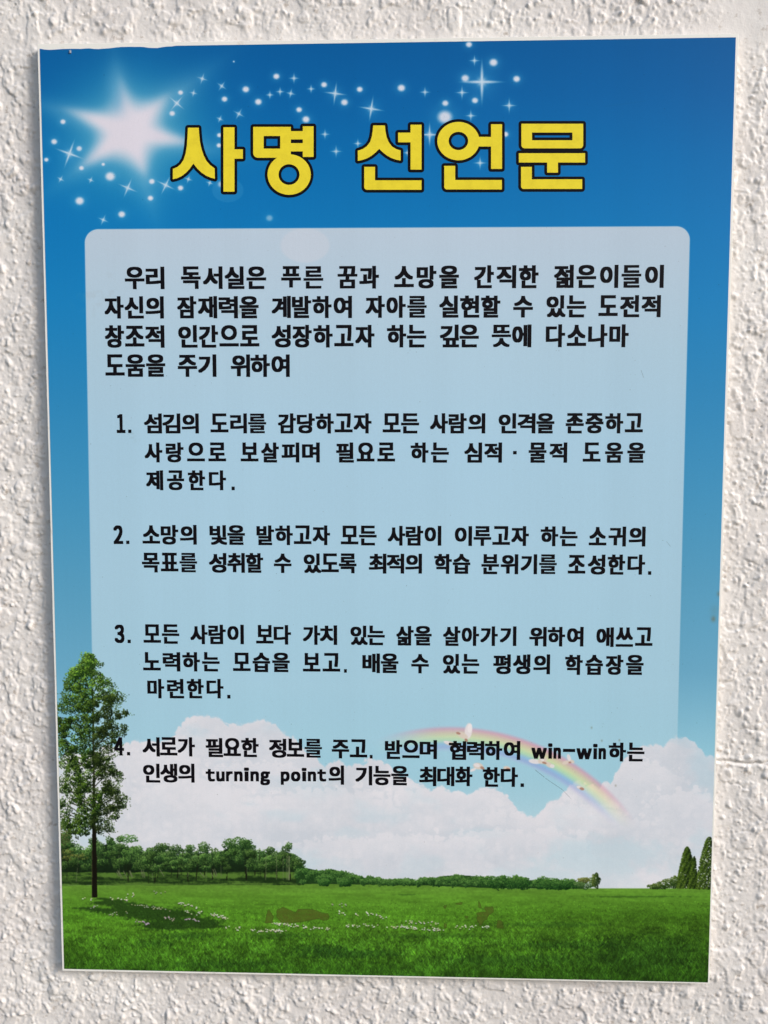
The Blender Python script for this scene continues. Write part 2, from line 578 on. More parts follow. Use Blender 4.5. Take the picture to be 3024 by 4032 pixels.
    for a0, b0, ru, rv, k_ in ((1300, 1850, 170, 48, .8), (1180, 1895, 150, 22, .6), (640, 1855, 70, 30, .6), (180, 1790, 70, 50, .6), (760, 1800, 60, 16, .4), (1040, 1800, 70, 14, .4), (1480, 1880, 50, 40, .5)):
        patch = np.maximum(patch, k_ * sstep(1.15, 0.4, np.hypot((U - a0) / ru, (V - b0) / rv) + 0.3 * n_a))
    thin = patch + 0.5 * sstep(0.2, 0.9, fbm(TH, TW, 80, 130, 504, 4) + 0.55 * sstep(1780, 1900, V) + 0.2 * sstep(1250, 1450, U) - 0.1)
    pre = img.copy()
    pcol = ramp(V, [(490, (191, 204, 218)), (600, (187, 205, 220)), (750, (181, 206, 222)), (950, (176, 207, 226)), (1250, (175, 208, 226)), (1560, (178, 212, 227)), (1750, (178, 212, 224))])
    pcol = pcol * (1 - 0.015 * sstep(1100, 1450, U) - 0.012 * sstep(450, 200, U))[..., None]
    pk = (inside * np.interp(V, [490, 1250, 1480, 1600, 1720], [0.97, 0.92, 0.82, 0.62, 0.0]))[..., None]
    img = img * (1 - pk) + pcol * pk
    # below the cloud line the panel is hardly seen
    acl = (ca * (0.97 - 0.55 * np.clip(thin, 0, 1)))[..., None]
    img = img * (1 - acl) + ccol * acl
    faint = (inside * ca * 0.10)[..., None]
    img = img * (1 - faint) + C((214, 216, 220)) / 255 * faint
    # interior billows: soft light crests inside the mass
    for k, (a0, b0, ru, rv) in enumerate(((420, 1735, 130, 60), (700, 1760, 190, 60), (960, 1745, 150, 50), (1230, 1790, 170, 60), (560, 1690, 150, 50),
                                          (1380, 1700, 110, 60), (1470, 1760, 90, 60), (850, 1840, 240, 40), (1100, 1830, 200, 40), (350, 1650, 90, 40))):
        s = local(a0, b0, ru * 1.1, rv * 1.3)
        u, v = (U[s] - a0) / ru, (V[s] - b0) / rv
        rr = np.hypot(u, v) + 0.16 * n_a[s] + 0.07 * n_c[s] - 0.5 * (n_d[s] - 0.25)
        lover(s, (228, 226, 231), 0.5 * sstep(1.0, 0.86, rr) * sstep(0.5, -0.9, v) * ca[s])

    # rainbow
    rc, rr0 = (970, 2073), 503
    rad_ = np.hypot(U - rc[0], (V - rc[1]))
    tt = (rr0 - rad_) / 50.0
    bands = [(-0.05, (214, 150, 175)), (0.10, (222, 150, 165)), (0.26, (226, 190, 150)), (0.42, (222, 222, 150)), (0.58, (185, 220, 165)),
             (0.74, (140, 185, 220)), (0.90, (150, 160, 215)), (1.1, (190, 175, 220))]
    rcol = ramp(tt, bands)
    along = 0.8 * sstep(800, 960, U) * np.interp(U, [760, 900, 1180, 1300, 1350, 1385], [0.5, 0.75, 0.95, 0.8, 0.55, 0.0]) * (V < 1800) * sstep(1800, 1700, V)
    ra = sstep(-0.08, 0.12, tt) * sstep(1.12, 0.80, tt) * along * np.where(ca > 0.5, 0.75, 0.95)
    img = img * (1 - ra[..., None]) + rcol * ra[..., None]

    # faint bokeh disc inside the panel
    s = local(659, 530, 60, 50)
    lover(s, (204, 208, 219), 0.5 * sstep(1.08, 0.92, np.hypot((U[s] - 659) / 53, (V[s] - 530) / 37)) * inside[s])

    # doves
    def blob(u0, v0, a, b_, rot, col, al=0.95):
        m = max(a, b_) * 1.3 + 2
        s = local(u0, v0, m, m)
        du, dv = U[s] - u0, V[s] - v0
        c_, s_ = math.cos(rot), math.sin(rot)
        d_ = np.hypot((du * c_ + dv * s_) / a, (-du * s_ + dv * c_) / b_)
        lover(s, col, al * sstep(1.15, 0.85, d_))
    WH, CRM, BR = (226, 219, 220), (216, 202, 190), (170, 130, 112)
    for args in ((1012, 1579, 8, 17, .1, WH), (1015, 1573, 5, 10, .1, (234, 228, 228)), (1000, 1589, 12, 6, .5, CRM), (990, 1584, 5, 2.5, .3, BR), (1007, 1599, 4, 3, .8, BR),
                 (972, 1606, 13, 4.5, .25, CRM), (966, 1604, 8, 3, .3, WH),
                 (1155, 1645, 13, 5, .15, WH), (1172, 1643, 10, 7, -.3, CRM), (1170, 1638, 7, 4, .9, WH), (1186, 1652, 9, 5, .6, CRM), (1176, 1648, 5, 2.2, .3, BR), (1193, 1655, 5, 4, .2, WH),
                 (1229, 1637, 4, 8, -.3, WH), (1222, 1647, 8, 4, -.3, CRM), (1236, 1645, 5, 3.5, .5, CRM), (1231, 1647, 3, 2, 0, BR),
                 (1033, 1655, 11, 7, .2, CRM), (1030, 1653, 7, 4, .3, WH), (1042, 1659, 5, 3, .5, BR), (1022, 1663, 7, 3, -.4, WH),
                 (1095, 1660, 8, 5, .2, CRM), (1098, 1662, 5, 3, .3, BR), (1254, 1702, 9, 3.5, .35, CRM), (1257, 1704, 5, 3, .3, BR), (1250, 1700, 4, 2, 0, WH)):
        blob(*args)

    # ---------------------------------------------------------------- lawn
    hor = np.interp(U, [120, 640, 660, 930, 1000, 1040, 1100, 1300, 1560], [1912, 1911, 1907, 1912, 1913, 1917, 1919, 1919, 1919])
    gcol = ramp(V, [(1908, (98, 138, 52)), (1935, (92, 140, 44)), (1975, (82, 134, 36)), (2005, (78, 126, 34)), (2035, (69, 116, 31)), (2070, (63, 108, 29)), (2100, (54, 97, 26)), (2140, (48, 88, 25))])
    gn = fbm(TH, TW, 10, 90, 601, 4, 0.6)
    gn2 = fbm(TH, TW, 5, 7, 602, 3, 0.7)
    gn3 = fbm(TH, TW, 40, 60, 603, 3, 0.6)
    dep = sstep(1930, 2060, V)
    gf = 1 + 0.10 * gn + (0.08 + 0.22 * dep) * gn2 + 0.20 * dep * gn3
    right_dark = 1 - 0.22 * sstep(900, 1500, U) * sstep(1925, 2000, V)
    gcol = gcol * (gf * right_dark)[..., None]
    ga = sstep(-0.8, 0.8, V - hor)[..., None]
    img = img * (1 - ga) + gcol * ga
    # dark hollow with low bank beneath the grove
    s = (slice(0, TH), slice(0, TW))
    bank = sstep(1893, 1899, V) * sstep(1913, 1909, V) * sstep(668, 640, U)
    over((78, 108, 44), bank * 0.9)
    over((36, 56, 22), bank * sstep(-0.1, 0.6, gn) * 0.8)
    over((40, 62, 24), 0.6 * sstep(1907, 1909, V) * sstep(1916, 1911, V) * sstep(650, 560, U) * sstep(0.1, 0.5, gn))
    # tree shadow printed on the lawn
    sh = np.zeros((TH, TW))
    for a0, b0, ru, rv in ((222, 1942, 16, 2.5), (245, 1947, 28, 3.5), (262, 1953, 34, 5), (235, 1950, 35, 4), (290, 1962, 60, 9), (345, 1976, 90, 13), (300, 1968, 100, 9), (400, 1992, 75, 12), (360, 1999, 60, 12), (440, 2000, 40, 8), (240, 1966, 60, 4), (190, 1962, 30, 2.5)):
        q = local(a0, b0, ru * 1.5, rv * 2.5)
        dd = np.hypot((U[q] - a0) / ru, (V[q] - b0) / rv) + 0.35 * gn2[q] + 0.2 * gn[q]
        sh[q] = np.maximum(sh[q], sstep(1.15, 0.75, dd))
    over((32, 56, 22), blur(sh, 1.2) * 0.80)
    for a0, b0, ru, rv, al in ((330, 2040, 40, 9, .35), (400, 2022, 60, 8, .4), (750, 2062, 110, 10, .5), (690, 2050, 60, 8, .4), (610, 2022, 80, 7, .3), (1180, 1998, 120, 6, .3), (1220, 2043, 110, 8, .35), (1100, 2075, 160, 12, .3),
                               (500, 2085, 120, 9, .3), (930, 2022, 100, 6, .25), (1400, 2060, 130, 40, .3), (1380, 1937, 120, 2, .35), (880, 1933, 25, 1.5, .4)):
        q = local(a0, b0, ru * 1.5, rv * 2.5)
        dd = np.hypot((U[q] - a0) / ru, (V[q] - b0) / rv) + 0.5 * gn2[q]
        lover(q, (30, 62, 24), al * sstep(1.3, 0.5, dd))

    # ---------------------------------------------------------------- stamps
    def stamp(cc, rr_, col, rx, ry):
        """set small discs of texels; col (n,3) in 0..255"""
        col = np.asarray(col, float) / 255
        cc = np.asarray(cc)
        rr_ = np.asarray(rr_)
        for dy in range(-int(ry + 1), int(ry + 2)):
            for dx in range(-int(rx + 1), int(rx + 2)):
                if (dx / rx) ** 2 + (dy / ry) ** 2 <= 1:
                    x = (cc + dx).astype(int)
                    y = (rr_ + dy).astype(int)
                    ok = (x >= 0) & (x < TW) & (y >= 0) & (y < TH)
                    img[y[ok], x[ok]] = col[ok]

    # grass blades
    nb = 26000
    bu = rng.uniform(110, 1560, nb)
    bv = 1945 + (2145 - 1945) * rng.uniform(0, 1, nb) ** 0.75
    cc, rr_ = tex(bu, bv)
    size = np.interp(bv, [1945, 2000, 2130], [1.5, 5, 15]) * rng.uniform(0.5, 1.1, nb)
    lean = rng.uniform(-0.9, 0.9, nb)
    ci = np.clip(cc.astype(int), 0, TW - 1)
    ri = np.clip(rr_.astype(int), 0, TH - 1)
    base = img[ri, ci]
    f = rng.choice([0.58, 0.76, 1.15, 1.32, 1.5], nb, p=[.26, .24, .24, .18, .08])
    tint = np.stack([f * 1.02, f, f * rng.uniform(0.8, 1.3, nb)], -1)
    colb = np.clip(base * tint, 0, 1) * 0.8 + base * 0.2
    for k in range(14):
        tq = k / 13.0
        sel = np.ones(nb, bool)
        x = cc + lean * size * tq * (0.4 + 0.6 * tq)
        y = rr_ - size * tq
        xi, yi = x.astype(int), y.astype(int)
        ok = (xi >= 0) & (xi < TW - 1) & (yi >= 0) & (yi < TH)
        img[yi[ok], xi[ok]] = colb[ok]
        ok2 = ok & (bv > 2025) & (tq < 0.6)
        img[yi[ok2], xi[ok2] + 1] = colb[ok2]

    # distant bushes and grove: clumps of leaf dabs, dark first and light on top
    def foliage(cu_, cv_, ru, rv, n, dark, mid, lite, lr=1.5, light=(-0.3, -0.8), seed=0, edge_=1.0):
        r_ = np.random.RandomState(seed)
        ang = r_.uniform(0, 2 * np.pi, n)
        q = np.sqrt(r_.uniform(0, 1, n)) * edge_
        q = q * (1 + 0.13 * np.sin(ang * 5 + seed) + 0.08 * np.sin(ang * 9 + 2 * seed))
        x = cu_ + ru * q * np.cos(ang)
        y = cv_ + rv * q * np.sin(ang)
        lit = (np.cos(ang) * light[0] + np.sin(ang) * light[1]) * q + r_.normal(0, 0.5, n)
        order = np.argsort(lit)
        c_, w2 = tex(x, y)
        tcol = np.interp(lit, [-0.8, 0.1, 1.0], [0, 1, 2])
        colr = np.where(tcol[:, None] < 1, C(dark) * (1 - tcol[:, None]) + C(mid) * tcol[:, None], C(mid) * (2 - tcol[:, None]) + C(lite) * (tcol[:, None] - 1))
        colr = colr * r_.uniform(0.85, 1.15, n)[:, None]
        stamp(c_[order], w2[order], colr[order], lr, lr * 0.85)

    def line(pts_, wd0, wd1, col, n=60):
        (a0, b0), (a1, b1) = pts_
        tt_ = np.linspace(0, 1, n)
        c_, w2 = tex(a0 + (a1 - a0) * tt_, b0 + (b1 - b0) * tt_)
        for k in range(n):
            wd = (wd0 + (wd1 - wd0) * tt_[k]) * PX / 2
            stamp(c_[k:k + 1], w2[k:k + 1], np.array([col]), max(wd, 0.6), 1.0)

    DK, MD, LT = (22, 44, 20), (50, 84, 38), (98, 134, 62)
    # grove, back layer then front layer
    r2 = np.random.RandomState(77)
    gt_u = [128, 150, 175, 200, 230, 274, 300, 330, 345, 375, 405, 440, 470, 500, 530, 560, 600, 622, 640, 655]
    gt_v = [1785, 1800, 1830, 1812, 1806, 1812, 1825, 1822, 1817, 1830, 1826, 1828, 1826, 1810, 1812, 1832, 1828, 1822, 1840, 1866]
    q = (V > np.interp(U, gt_u, gt_v) + 18) & (V < 1902) & (U < 652)
    img[q] = C((26, 44, 24)) / 255
    for k in range(230):
        a0 = r2.uniform(126, 652)
        tp = np.interp(a0, gt_u, gt_v) + 7 * math.sin(a0 * 0.21) + r2.uniform(-3, 5)
        b_ = r2.uniform(0.75, 1.15)
        foliage(a0, tp + r2.uniform(8, 40), r2.uniform(5, 12), r2.uniform(4, 9), 110, (26 * b_, 48 * b_, 24 * b_), (52 * b_, 84 * b_, 40 * b_), (104 * b_, 138 * b_, 74 * b_), 1.4, seed=900 + k, edge_=1.25)
    q = (V > 1868) & (V < 1886) & (U < 650)
    mixq = np.clip(0.55 + 0.5 * gn2 + 0.3 * gn3, 0, 0.95)
    img[q] = (img[q] * (1 - mixq[q][:, None]) + C((20, 34, 18)) / 255 * mixq[q][:, None])
    q = (V > 1884 + 2 * gn3) & (V < 1912) & (U < 655)
    flo = 0.5 + 0.9 * gn + 0.4 * gn2 - 0.5 * sstep(1893, 1899, V) * sstep(1911, 1905, V) + 0.2
    flo = np.clip(flo, 0, 1)[..., None]
    fcol = C((30, 50, 22)) / 255 * (1 - flo) + C((84, 118, 48)) / 255 * flo
    img[q] = fcol[q]
    for k in range(34):
        a0 = r2.uniform(130, 652)
        yb_ = r2.uniform(1886, 1908)
        hgt = r2.uniform(26, 60)
        col = (24, 26, 16) if r2.rand() < 0.8 else (96, 106, 78)
        line(((a0, yb_), (a0 + r2.uniform(-5, 5), yb_ - hgt)), r2.uniform(1.2, 3.4) * (yb_ - 1870) / 32 if col[0] < 90 else 0.9, 0.7, col, 50)
    for k in range(120):
        a0 = r2.uniform(130, 650)
        tp = np.interp(a0, gt_u, gt_v)
        warm = r2.rand() < 0.25 and a0 < 200
        b_ = r2.uniform(0.7, 1.15)
        foliage(a0, r2.uniform(tp + 22, 1878), r2.uniform(5, 11), r2.uniform(4, 8), 90, (22 * b_, 40 * b_, 18 * b_), (78, 88, 40) if warm else (52 * b_, 84 * b_, 38 * b_), (118, 122, 62) if warm else (98 * b_, 134 * b_, 64 * b_), 1.3, seed=1200 + k, edge_=1.25)
    foliage(276, 1812, 22, 9, 260, (44, 80, 36), (78, 120, 62), (122, 160, 96), 1.4, seed=5)
    foliage(140, 1800, 14, 26, 330, (50, 62, 32), (88, 96, 54), (126, 130, 84), 1.4, seed=6)
    foliage(512, 1822, 30, 13, 500, (24, 46, 22), (50, 84, 38), (92, 130, 60), 1.5, seed=8)
    for k in range(14):                                         # wooden props and pale stakes
        a0 = r2.uniform(250, 470)
        line(((a0, 1897 + r2.uniform(-6, 2)), (a0 - r2.uniform(4, 10), 1897 - r2.uniform(10, 20))), 0.7, 0.6, (104, 112, 82), 26)
    for k in range(9):
        a0 = r2.uniform(560, 645)
        line(((a0, 1900), (a0 + r2.uniform(-1, 1), 1850)), 0.8, 0.7, (112, 122, 88), 50)
    # bushes along the horizon
    ht_u = [640, 660, 690, 720, 760, 800, 830, 870, 900, 935, 950, 990, 1030, 1060, 1110, 1150, 1180, 1215, 1240, 1270]
    ht_v = [1862, 1869, 1875, 1872, 1884, 1893, 1896, 1897, 1897, 1893, 1887, 1884, 1887, 1894, 1890, 1896, 1893, 1898, 1899, 1898]
    bt = np.interp(U, [640, 900, 1050, 1250], [1910, 1913, 1919, 1921])
    q = (V > np.interp(U, ht_u, ht_v) + 6) & (V < bt - 1) & (U > 640) & (U < 1262)
    img[q] = C((34, 62, 28)) / 255
    for k in range(150):
        a0 = 645 + k / 150 * 612 + r2.uniform(-4, 4)
        tp = np.interp(a0, ht_u, ht_v)
        bt0 = np.interp(a0, [640, 900, 1050, 1250], [1910, 1913, 1919, 1921])
        cy_ = r2.uniform(tp + 6, max(bt0 - 5, tp + 7))
        foliage(a0, cy_, r2.uniform(7, 13), r2.uniform(5, 8), 130, (20, 46, 20), (52, 90, 40), (92, 134, 62), 1.3, seed=1500 + k)
    for a0, b0, ru, rv in ((1075, 1906, 38, 15), (1120, 1908, 26, 13), (1190, 1910, 34, 12), (1215, 1912, 24, 10), (700, 1906, 14, 8), (745, 1907, 16, 8)):
        foliage(a0, b0, ru, rv, 700, (14, 40, 16), (38, 78, 32), (84, 126, 56), 1.4, seed=int(a0))
    foliage(1266, 1908, 22, 12, 420, (34, 58, 28), (72, 104, 56), (122, 146, 88), 1.3, seed=31)
    foliage(1262, 1901, 16, 5, 160, (60, 68, 30), (96, 104, 50), (132, 134, 70), 1.3, seed=32)
    foliage(1287, 1902, 9, 16, 420, (20, 34, 14), (48, 72, 30), (96, 112, 50), 1.3, light=(-.8, -.3), seed=33)
    # cypresses and low bushes at the right edge
    for a0, b0, ru, rv, sd in ((1420, 1915, 22, 6, 41), (1445, 1909, 22, 10, 42), (1460, 1905, 14, 13, 43)):
        foliage(a0, b0, ru, rv, 360, (24, 42, 16), (52, 78, 30), (96, 116, 50), 1.3, seed=sd)

    def cypress(tip, u_l, u_r, b_, n, seed):
        r_ = np.random.RandomState(seed)
        tt_ = r_.uniform(0, 1, n) ** 0.7
        y = tip[1] + (b_ - tip[1]) * tt_
        lo = tip[0] + (u_l - tip[0]) * tt_ ** 0.55
        hi = tip[0] + (u_r - tip[0]) * tt_ ** 0.55
        q_ = r_.uniform(-0.06, 1.06, n)
        x = lo + (hi - lo) * q_
        lit = 0.55 - q_ + r_.normal(0, 0.4, n) + 0.4 * np.sin(y * 0.3 + x * 0.6)
        o_ = np.argsort(lit)
        c_, w2 = tex(x, y)
        k_ = np.clip((lit + 0.6) / 1.6, 0, 1)[:, None]
        colr = C((16, 30, 10)) * (1 - k_) + C((86, 112, 38)) * k_
        stamp(c_[o_], w2[o_], colr[o_], 1.2, 1.9)
    cypress((1484.5, 1829), 1463, 1503, 1919, 2200, 51)
    cypress((1500, 1850), 1488, 1507, 1919, 700, 52)
    cypress((1532, 1808), 1505, 1558, 1921, 2000, 53)

    # ---------------------------------------------------------------- the tall tree
    yv = [1412, 1425, 1440, 1455, 1487, 1500, 1530, 1565, 1590, 1610, 1640, 1660, 1680, 1700, 1720, 1742, 1760, 1775, 1792, 1806]
    lf = [186, 180, 160, 158, 148, 130, 122, 124, 128, 127, 127, 128, 129, 130, 131, 130, 131, 131, 138, 175]
    rt = [196, 202, 214, 233, 240, 244, 262, 256, 252, 262, 258, 268, 268, 262, 270, 281, 268, 256, 240, 215]
    jag = np.random.RandomState(19)
    yv2 = np.arange(1410, 1808, 5.0)
    jl = np.convolve(jag.uniform(-1, 1, len(yv2) + 4), [.25, .5, .25], 'same')[2:-2] * 22
    jr = np.convolve(jag.uniform(-1, 1, len(yv2) + 4), [.25, .5, .25], 'same')[2:-2] * 30
    lf = np.interp(yv2, yv, lf) + jl * (np.interp(yv2, yv, rt) - np.interp(yv2, yv, lf) > 30)
    rt = np.interp(yv2, yv, rt) + jr * (yv2 > 1430) - 3
    yv = yv2
    line(((200, 1500), (203, 1700)), 3, 5, (34, 34, 20), 260)
    line(((203, 1700), (204.5, 1938)), 6, 12, (22, 20, 14), 420)
    line(((199.5, 1840), (199.5, 1937)), 2, 2.5, (96, 92, 60), 160)
    r3_ = np.random.RandomState(5)
    for k in range(44):                                         # limbs
        y0 = r3_.uniform(1480, 1790)
        side = r3_.choice([-1, 1])
        y1 = y0 - r3_.uniform(10, 40)
        xe = np.interp(y1, yv, rt if side > 0 else lf)
        line(((202, y0), (202 + (xe - 202) * r3_.uniform(0.5, 0.95), y1)), 1.8, 0.7, (34, 36, 20), 60)
    ncl = 500
    cl = []
    for k in range(ncl):
        y0 = r3_.uniform(1418, 1800)
        a0, a1 = np.interp(y0, yv, lf), np.interp(y0, yv, rt)
        x0 = a0 + (a1 - a0) * r3_.beta(0.95, 0.95)
        cl.append((x0, y0, (x0 - a0) / (a1 - a0 + 1e-6)))
    cl.sort(key=lambda c_: c_[1] * 0.02 + r3_.rand() * 8)
    for k, (x0, y0, q_) in enumerate(cl):
        up = np.clip((1560 - y0) / 150, 0, 1)
        br = 0.76 + 0.48 * up + r3_.uniform(-0.18, 0.2) - 0.18 * abs(q_ - 0.45) * (q_ > 0.5)
        mid = C((46, 78, 24)) * br
        lt_ = C((114, 148, 52)) * br
        dk_ = C((12, 26, 10)) * (0.8 + 0.6 * up)
        if q_ > 0.6 and y0 > 1500:
            mid = C((46, 66, 26)) * br
            lt_ = C((90, 112, 46)) * br
        foliage(x0, y0, r3_.uniform(4, 10), r3_.uniform(3.5, 7.5), 44, dk_, mid, lt_, r3_.choice([1.3, 1.9]), (-0.5, -0.6), seed=3000 + k, edge_=1.5)
    yy = r3_.uniform(1412, 1800, 1500)
    sd_ = r3_.rand(1500) < 0.5
    a0 = np.interp(yy, yv, lf)
    a1 = np.interp(yy, yv, rt)
    xx = np.where(sd_, a0 + r3_.normal(0, 4, 1500), a1 + r3_.normal(0, 5, 1500))
    c_, w2 = tex(xx, yy)
    stamp(c_, w2, C((56, 78, 36)) * r3_.uniform(0.6, 1.5, 1500)[:, None], 1.2, 1.2)
    line(((203, 1800), (204.5, 1938)), 8, 12, (22, 20, 14), 300)

    # ---------------------------------------------------------------- daisies
    z8 = lambda x, y: (x * 0.3968, 1755.5 + y * 0.3968)
    z5 = lambda x, y: (548.6 + x * 0.6283, 1865.3 + y * 0.6283)
    rows = [(z8(590, 462), z8(700, 474), 14, 0), (z8(450, 466), z8(500, 470), 5, 0), (z8(700, 445), z8(735, 450), 5, 0), (z8(840, 434), z8(910, 438), 5, 1), (z8(970, 490), z8(1070, 514), 18, 0),
            (z8(1010, 538), z8(1045, 545), 6, 0), (z8(1060, 555), z8(1110, 535), 6, 0), (z8(1140, 550), z8(1250, 578), 30, 0), (z8(720, 500), z8(930, 530), 26, 1), (z8(490, 520), z8(540, 505), 6, 1),
            (z8(600, 555), z8(700, 545), 9, 1), (z8(740, 590), z8(815, 605), 16, 2), (z8(890, 570), z8(950, 582), 12, 2), (z8(1005, 575), z8(1085, 590), 16, 2), (z8(1225, 625), z8(1310, 630), 9, 0),
            (z8(1365, 640), z8(1560, 642), 26, 0), (z8(1475, 600), z8(1659, 625), 24, 0),
            (z5(60, 208), z5(145, 214), 12, 0), (z5(0, 228), z5(110, 232), 14, 0), (z5(165, 218), z5(280, 226), 20, 0), (z5(290, 168), z5(318, 175), 6, 0), (z5(340, 173), z5(355, 176), 4, 0),
            (z5(388, 170), z5(425, 178), 10, 0), (z5(425, 180), z5(455, 186), 6, 0), (z5(315, 213), z5(430, 214), 22, 0), (z5(440, 214), z5(640, 228), 44, 0), (z5(510, 201), z5(635, 206), 22, 0),
            (z5(520, 222), z5(655, 230), 18, 0), (z5(690, 216), z5(815, 218), 20, 0), (z5(262, 138), z5(325, 142), 8, 1)]
    for (p0, p1, n_, kind) in rows:
        t_ = rng.rand(n_)
        a_ = p0[0] + (p1[0] - p0[0]) * t_
        b_ = p0[1] + (p1[1] - p0[1]) * t_ + rng.normal(0, 0.9, n_)
        c_, w2 = tex(a_, b_)
        c_ = c_ + rng.normal(0, 2, n_)
        w2 = w2 + rng.normal(0, 2.0, n_)
        stamp(c_, w2 + 3, np.tile([40, 62, 26], (n_, 1)), 1.6, 1.2)
        colr = {0: (205, 208, 196), 1: (150, 158, 140), 2: (178, 158, 180)}[kind]
        stamp(c_, w2, np.tile(colr, (n_, 1)) * rng.uniform(0.85, 1.08, n_)[:, None], 2.2, 1.2)
        pick = rng.rand(n_) < 0.3
        stamp(c_[pick], w2[pick], np.tile([150, 140, 60], (int(pick.sum()), 1)), 1.0, 0.7)

    img = blur(img, 0.75)

    # brown stains left where the film flaked off
    def poly(ptsz, col, al, edge_col):
        P = [z5(*p) for p in ptsz]
        xs_, ys_ = [p[0] for p in P], [p[1] for p in P]
        cu0, cv0 = (min(xs_) + max(xs_)) / 2, (min(ys_) + max(ys_)) / 2
        s_ = local(cu0, cv0, (max(xs_) - min(xs_)) / 2 + 8, (max(ys_) - min(ys_)) / 2 + 8)
        u_, v_ = U[s_] + 1.2 * gn2[s_], V[s_] + 1.0 * gn3[s_]
        ins_ = np.zeros(u_.shape, bool)
        j = len(P) - 1
        for i in range(len(P)):
            xi, yi = P[i]
            xj, yj = P[j]
            cnd = ((yi > v_) != (yj > v_)) & (u_ < (xj - xi) * (v_ - yi) / (yj - yi + 1e-9) + xi)
            ins_ ^= cnd
            j = i
        m_ = blur(ins_.astype(float), 0.8)
        lover(s_, col, m_ * al * np.clip(0.92 + 0.4 * gn2[s_], 0, 1.15))
        ed = np.clip(m_ * (1 - m_) * 4, 0, 1)
        lover(s_, edge_col, ed * 0.5)
    ST, SE = (78, 86, 34), (54, 62, 24)
    poly([(50, 155), (66, 180), (62, 205), (38, 205)], ST, .7, SE)
    poly([(80, 158), (100, 150), (125, 160), (142, 170), (152, 157), (205, 158), (235, 170), (257, 172), (256, 192), (238, 196), (225, 188), (200, 192), (165, 200), (120, 207), (95, 205), (78, 185)], ST, .75, SE)
    poly([(766, 170), (790, 165), (800, 168), (792, 150), (822, 148), (824, 165), (806, 178), (800, 192), (790, 195), (780, 212), (768, 195)], ST, .7, SE)
    poly([(772, 130), (778, 138), (781, 152), (772, 150)], ST, .6, SE)
    poly([(838, 193), (852, 197), (858, 222), (834, 220)], ST, .7, SE)
    poly([(655, 205), (664, 210), (660, 222), (654, 222)], ST, .6, SE)
    poly([(690, 138), (716, 133), (714, 141), (700, 140)], ST, .6, SE)
    poly([(727, 180), (736, 181), (733, 190), (727, 188)], ST, .6, SE)
    poly([(652, 146), (662, 143), (657, 155)], ST, .5, SE)

    # wear: fine dust specks, a scratch across the rainbow, rust spots, faint stain by item 1
    for _ in range(420):
        a0, b0 = rng.uniform(100, 1560), rng.uniform(120, 1900)
        c_, w2 = tex(a0, b0)
        ci_, ri_ = int(c_[0]), int(w2[0])
        if 1 < ci_ < TW - 2 and 1 < ri_ < TH - 2:
            img[ri_:ri_ + rng.randint(1, 3), ci_:ci_ + rng.randint(1, 3)] *= rng.uniform(0.72, 0.95)
    for (p0, p1, al) in (((1156, 1663), (1176, 1679), .5), ((1178, 1681), (1215, 1706), .5), ((1216, 1707), (1234, 1726), .3), ((1440, 1170), (1448, 1180), .25), ((1308, 230), (1395, 218), .12), ((1385, 800), (1390, 815), .35)):
        n_ = 90
        tt_ = np.linspace(0, 1, n_)
        c_, w2 = tex(p0[0] + (p1[0] - p0[0]) * tt_, p0[1] + (p1[1] - p0[1]) * tt_)
        ci_, ri_ = np.clip(c_.astype(int), 0, TW - 1), np.clip(w2.astype(int), 0, TH - 1)
        img[ri_, ci_] = img[ri_, ci_] * (1 - al) + C((60, 70, 80)) / 255 * al
    for a0, b0, r_, al in ((1541, 1337, 5, .55), (1543, 1318, 9, .12), (1553, 1283, 4, .5), (1300, 1600, 2, .4), (1278, 1572, 2, .4), (1338, 1599, 2, .45), (1330, 1697, 2, .4), (517, 673, 4, .3)):
        s_ = local(a0, b0, r_ * 2, r_ * 2)
        lover(s_, (110, 105, 80), al * np.exp(-(np.hypot(U[s_] - a0, (V[s_] - b0) * 0.8) / r_) ** 2))
    s_ = local(255, 945, 70, 25)
    lover(s_, (140, 165, 170), 0.35 * sstep(0.2, 0.8, n_a[s_]) * np.exp(-(((U[s_] - 255) / 50) ** 2 + ((V[s_] - 943) / 12) ** 2)))
    s_ = local(250, 640, 90, 60)
    lover(s_, (160, 172, 180), 0.3 * sstep(0.1, 0.9, n_a[s_]) * np.exp(-(((U[s_] - 250) / 70) ** 2 + ((V[s_] - 640) / 45) ** 2)))
    # cracked white spot at the bottom right corner of the film
    # ink unevenness: fine vertical banding of the inkjet
    band = vnoise(1, TW, 3, 5, 881)[0] * 0.003 + vnoise(1, TW, 3, 60, 882)[0] * 0.008
    grain = np.random.RandomState(3).normal(0, 0.010, (TH, TW))
    img = img * (1 + band[None, :] + grain)[..., None]
    lin_ = srgb2lin(img) / INK_GAIN
    return np.clip(lin2srgb(lin_), 0, 1)


pic = paint()
bi = bpy.data.images.new('notice_print', TW, TH, alpha=False)
bi.colorspace_settings.name = 'sRGB'
buf = np.ones((TH, TW, 4), dtype=np.float32)
buf[..., :3] = pic[::-1]
bi.pixels.foreach_set(buf.ravel())
bi.update()
bi.pack()

